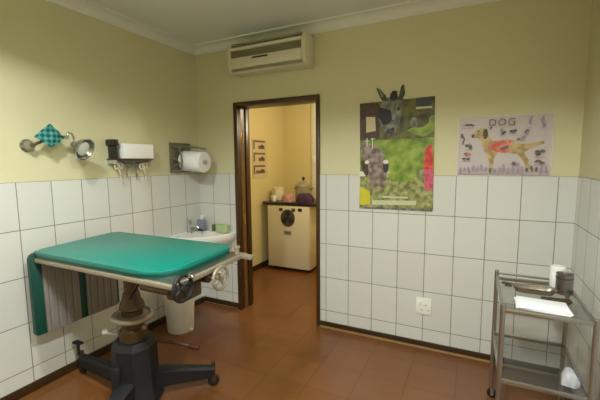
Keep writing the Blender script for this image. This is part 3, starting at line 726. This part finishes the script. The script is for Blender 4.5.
pp = pp.build('paper_stack', M['paper']); pp.location = at(2.868, -.858); pp.rotation_euler = (0, 0, -.05); pp.scale = (.92, .85, 1)
tag(pp, 'stack of white paper sheets on the top trolley shelf', 'paper')
kd = thing('kidney_dish', at(2.865, -.655), 'shallow steel kidney dish with instruments behind the white paper', 'dish')
m = MB()
def kid(k, z, n=36):
    o = []
    for i in range(n):
        a = 2*PI*i/n; r = 1-.28*math.exp(-((a-1.5*PI)/.6)**2); o.append((.125*k*r*math.cos(a), .060*k*r*math.sin(a), z))
    return o
def dish():
    lp = [[m.bm.verts.new(p) for p in kid(k, z)] for k, z in ((.82, 0), (.9, .012), (1, .036), (1.04, .037), (1.04, .034), (.985, .033), (.88, .012), (.80, .004))]
    for a, b in zip(lp, lp[1:]):
        for i in range(36): m.bm.faces.new((a[i], a[(i+1) % 36], b[(i+1) % 36], b[i]))
    m.bm.faces.new(lp[0][::-1]); m.bm.faces.new(lp[-1])
m._new(dish); m.build('dish_body', M['beige'], kd, 50); kd.scale = (.8, .75, .8)
fc = thing('forceps', at(2.80, -.565, ZS+.0015), 'dark steel forceps lying left of the kidney dish on the trolley', 'forceps', (0, 0, .35))
for s_ in (-1, 1):
    m = MB(); m.torus((-.06, .020*s_, .006), .015, .004, n=18, m=8); m.tube([(-.045, .017*s_, .006), (.0, .004*s_, .006), (.09, .0025*s_, .006)], [.004, .004, .002], 8); m.build('blade', M['bronze'], fc)
tr2 = thing('tray', at(2.945, -.755, ZS), 'small dark brown oblong tray between the white paper and the steel jar', 'tray', (0, 0, .1))
# keeps clear of the dish: a shallow tray under the jar
m = MB(); m.prism(rrect(-.06, .06, -.02, .02, .012), XY, 0, .004); m.tube([(x, y, .010) for x, y in rrect(-.06, .06, -.02, .02, .012)], .005, 8, True); m.build('tray_base', M['bronze'], tr2)
sj = thing('steel_jar', at(3.004, -.60, ZS), 'cylindrical stainless steel instrument jar on the trolley shelf by the right wall', 'jar')
m = MB(); m.lathe([(0, 0), (.036, 0), (.038, .003), (.038, .105), (.040, .108), (.037, .108), (.035, .10), (.035, .006), (0, .005)], n=30); m.build('jar_body', M['steel'], sj)
for z in (.02, .085): MB().torus((0, 0, z), .0385, .002, n=30, m=6).build('jar_band', M['bronze'], sj)
wj = thing('white_jar', at(2.992, -.495, ZS), 'white lidded jar behind the steel jar at the back of the trolley', 'jar')
m = MB(); m.lathe([(0, 0), (.034, 0), (.036, .004), (.036, .088), (.032, .094), (0, .094)], n=28); m.build('jar_body', M['card'], wj)
m = MB(); m.lathe([(.037, .088), (.037, .112), (.033, .117), (0, .117)], n=28); m.build('lid', M['card'], wj)
bg = bundle('plastic_bag', (3.000, -.85, .4245), .034, .05, .062, M['bag'], 'crumpled clear white plastic bag at the right end of the lower trolley shelf', 9)
bg['category'] = 'bag'

# ------------------------------------------------------------------ lamps of the two rooms
LAMPS = ((1.0, -2.2, 29, 'white bowl shaped pendant lamp nearest the left wall'), (2.5, -2.35, 60, 'white bowl shaped pendant lamp nearest the right wall'))
for LX, LY, E_, lab in LAMPS:
    cl_ = thing('ceiling_lamp', (LX, LY, ZC), lab, 'lamp', group='pendant lamps of the treatment room')
    m = MB(); m.lathe([(.05, 0), (.05, -.02), (.012, -.03), (.012, -.10), (0, -.10)], n=20); m.build('stem', M['card'], cl_)
    m = MB(); m.lathe([(.03, -.075), (.12, -.085), (.22, -.135), (.262, -.275), (.266, -.275), (.226, -.132), (.122, -.080), (.03, -.070)], n=40, cap=False); m.build('lamp_shade', M['card'], cl_)
def lamp(name, kind, loc, energy, color, radius):
    l = bpy.data.lights.new(name, kind); l.energy = energy; l.color = color; l.shadow_soft_size = radius
    o = bpy.data.objects.new(name, l); COL.objects.link(o); o.location = loc; return o
for LX, LY, E_, lab in LAMPS:
    bl = lamp('bulb', 'AREA', (LX, LY, ZC-.205), E_, (.96, 1, .98), .05)
    bl.data.shape = 'DISK'; bl.data.size = .20
lamp('bulb', 'POINT', (1.25, .95, AZ-.20), 30, (1, .88, .66), .06)
w = bpy.data.worlds.new('world'); SC.world = w; w.use_nodes = True
w.node_tree.nodes['Background'].inputs[0].default_value = (.5, .55, .6, 1); w.node_tree.nodes['Background'].inputs[1].default_value = .05

# ------------------------------------------------------------------ camera
yaw, pitch, roll = -.4567, -.1081, -.009
f = Vector((math.sin(yaw)*math.cos(pitch), math.cos(yaw)*math.cos(pitch), math.sin(pitch)))
r0 = Vector((math.cos(yaw), -math.sin(yaw), 0)); u0 = r0.cross(f)
rt = math.cos(roll)*r0+math.sin(roll)*u0; up = -math.sin(roll)*r0+math.cos(roll)*u0
cam = bpy.data.cameras.new('camera'); co = bpy.data.objects.new('camera', cam); COL.objects.link(co)
cam.sensor_width = 36; cam.lens = 353.39/600*36; cam.clip_start = .02
mt = Matrix((rt, up, -f)).transposed().to_4x4(); mt.translation = (2.5521, -2.8319, 1.4833)
co.matrix_world = mt
SC.camera = co
SC.view_settings.view_transform = 'Standard'; SC.view_settings.look = 'None'
SC.view_settings.exposure = 0; SC.view_settings.gamma = 1; SC.view_settings.use_curve_mapping = False
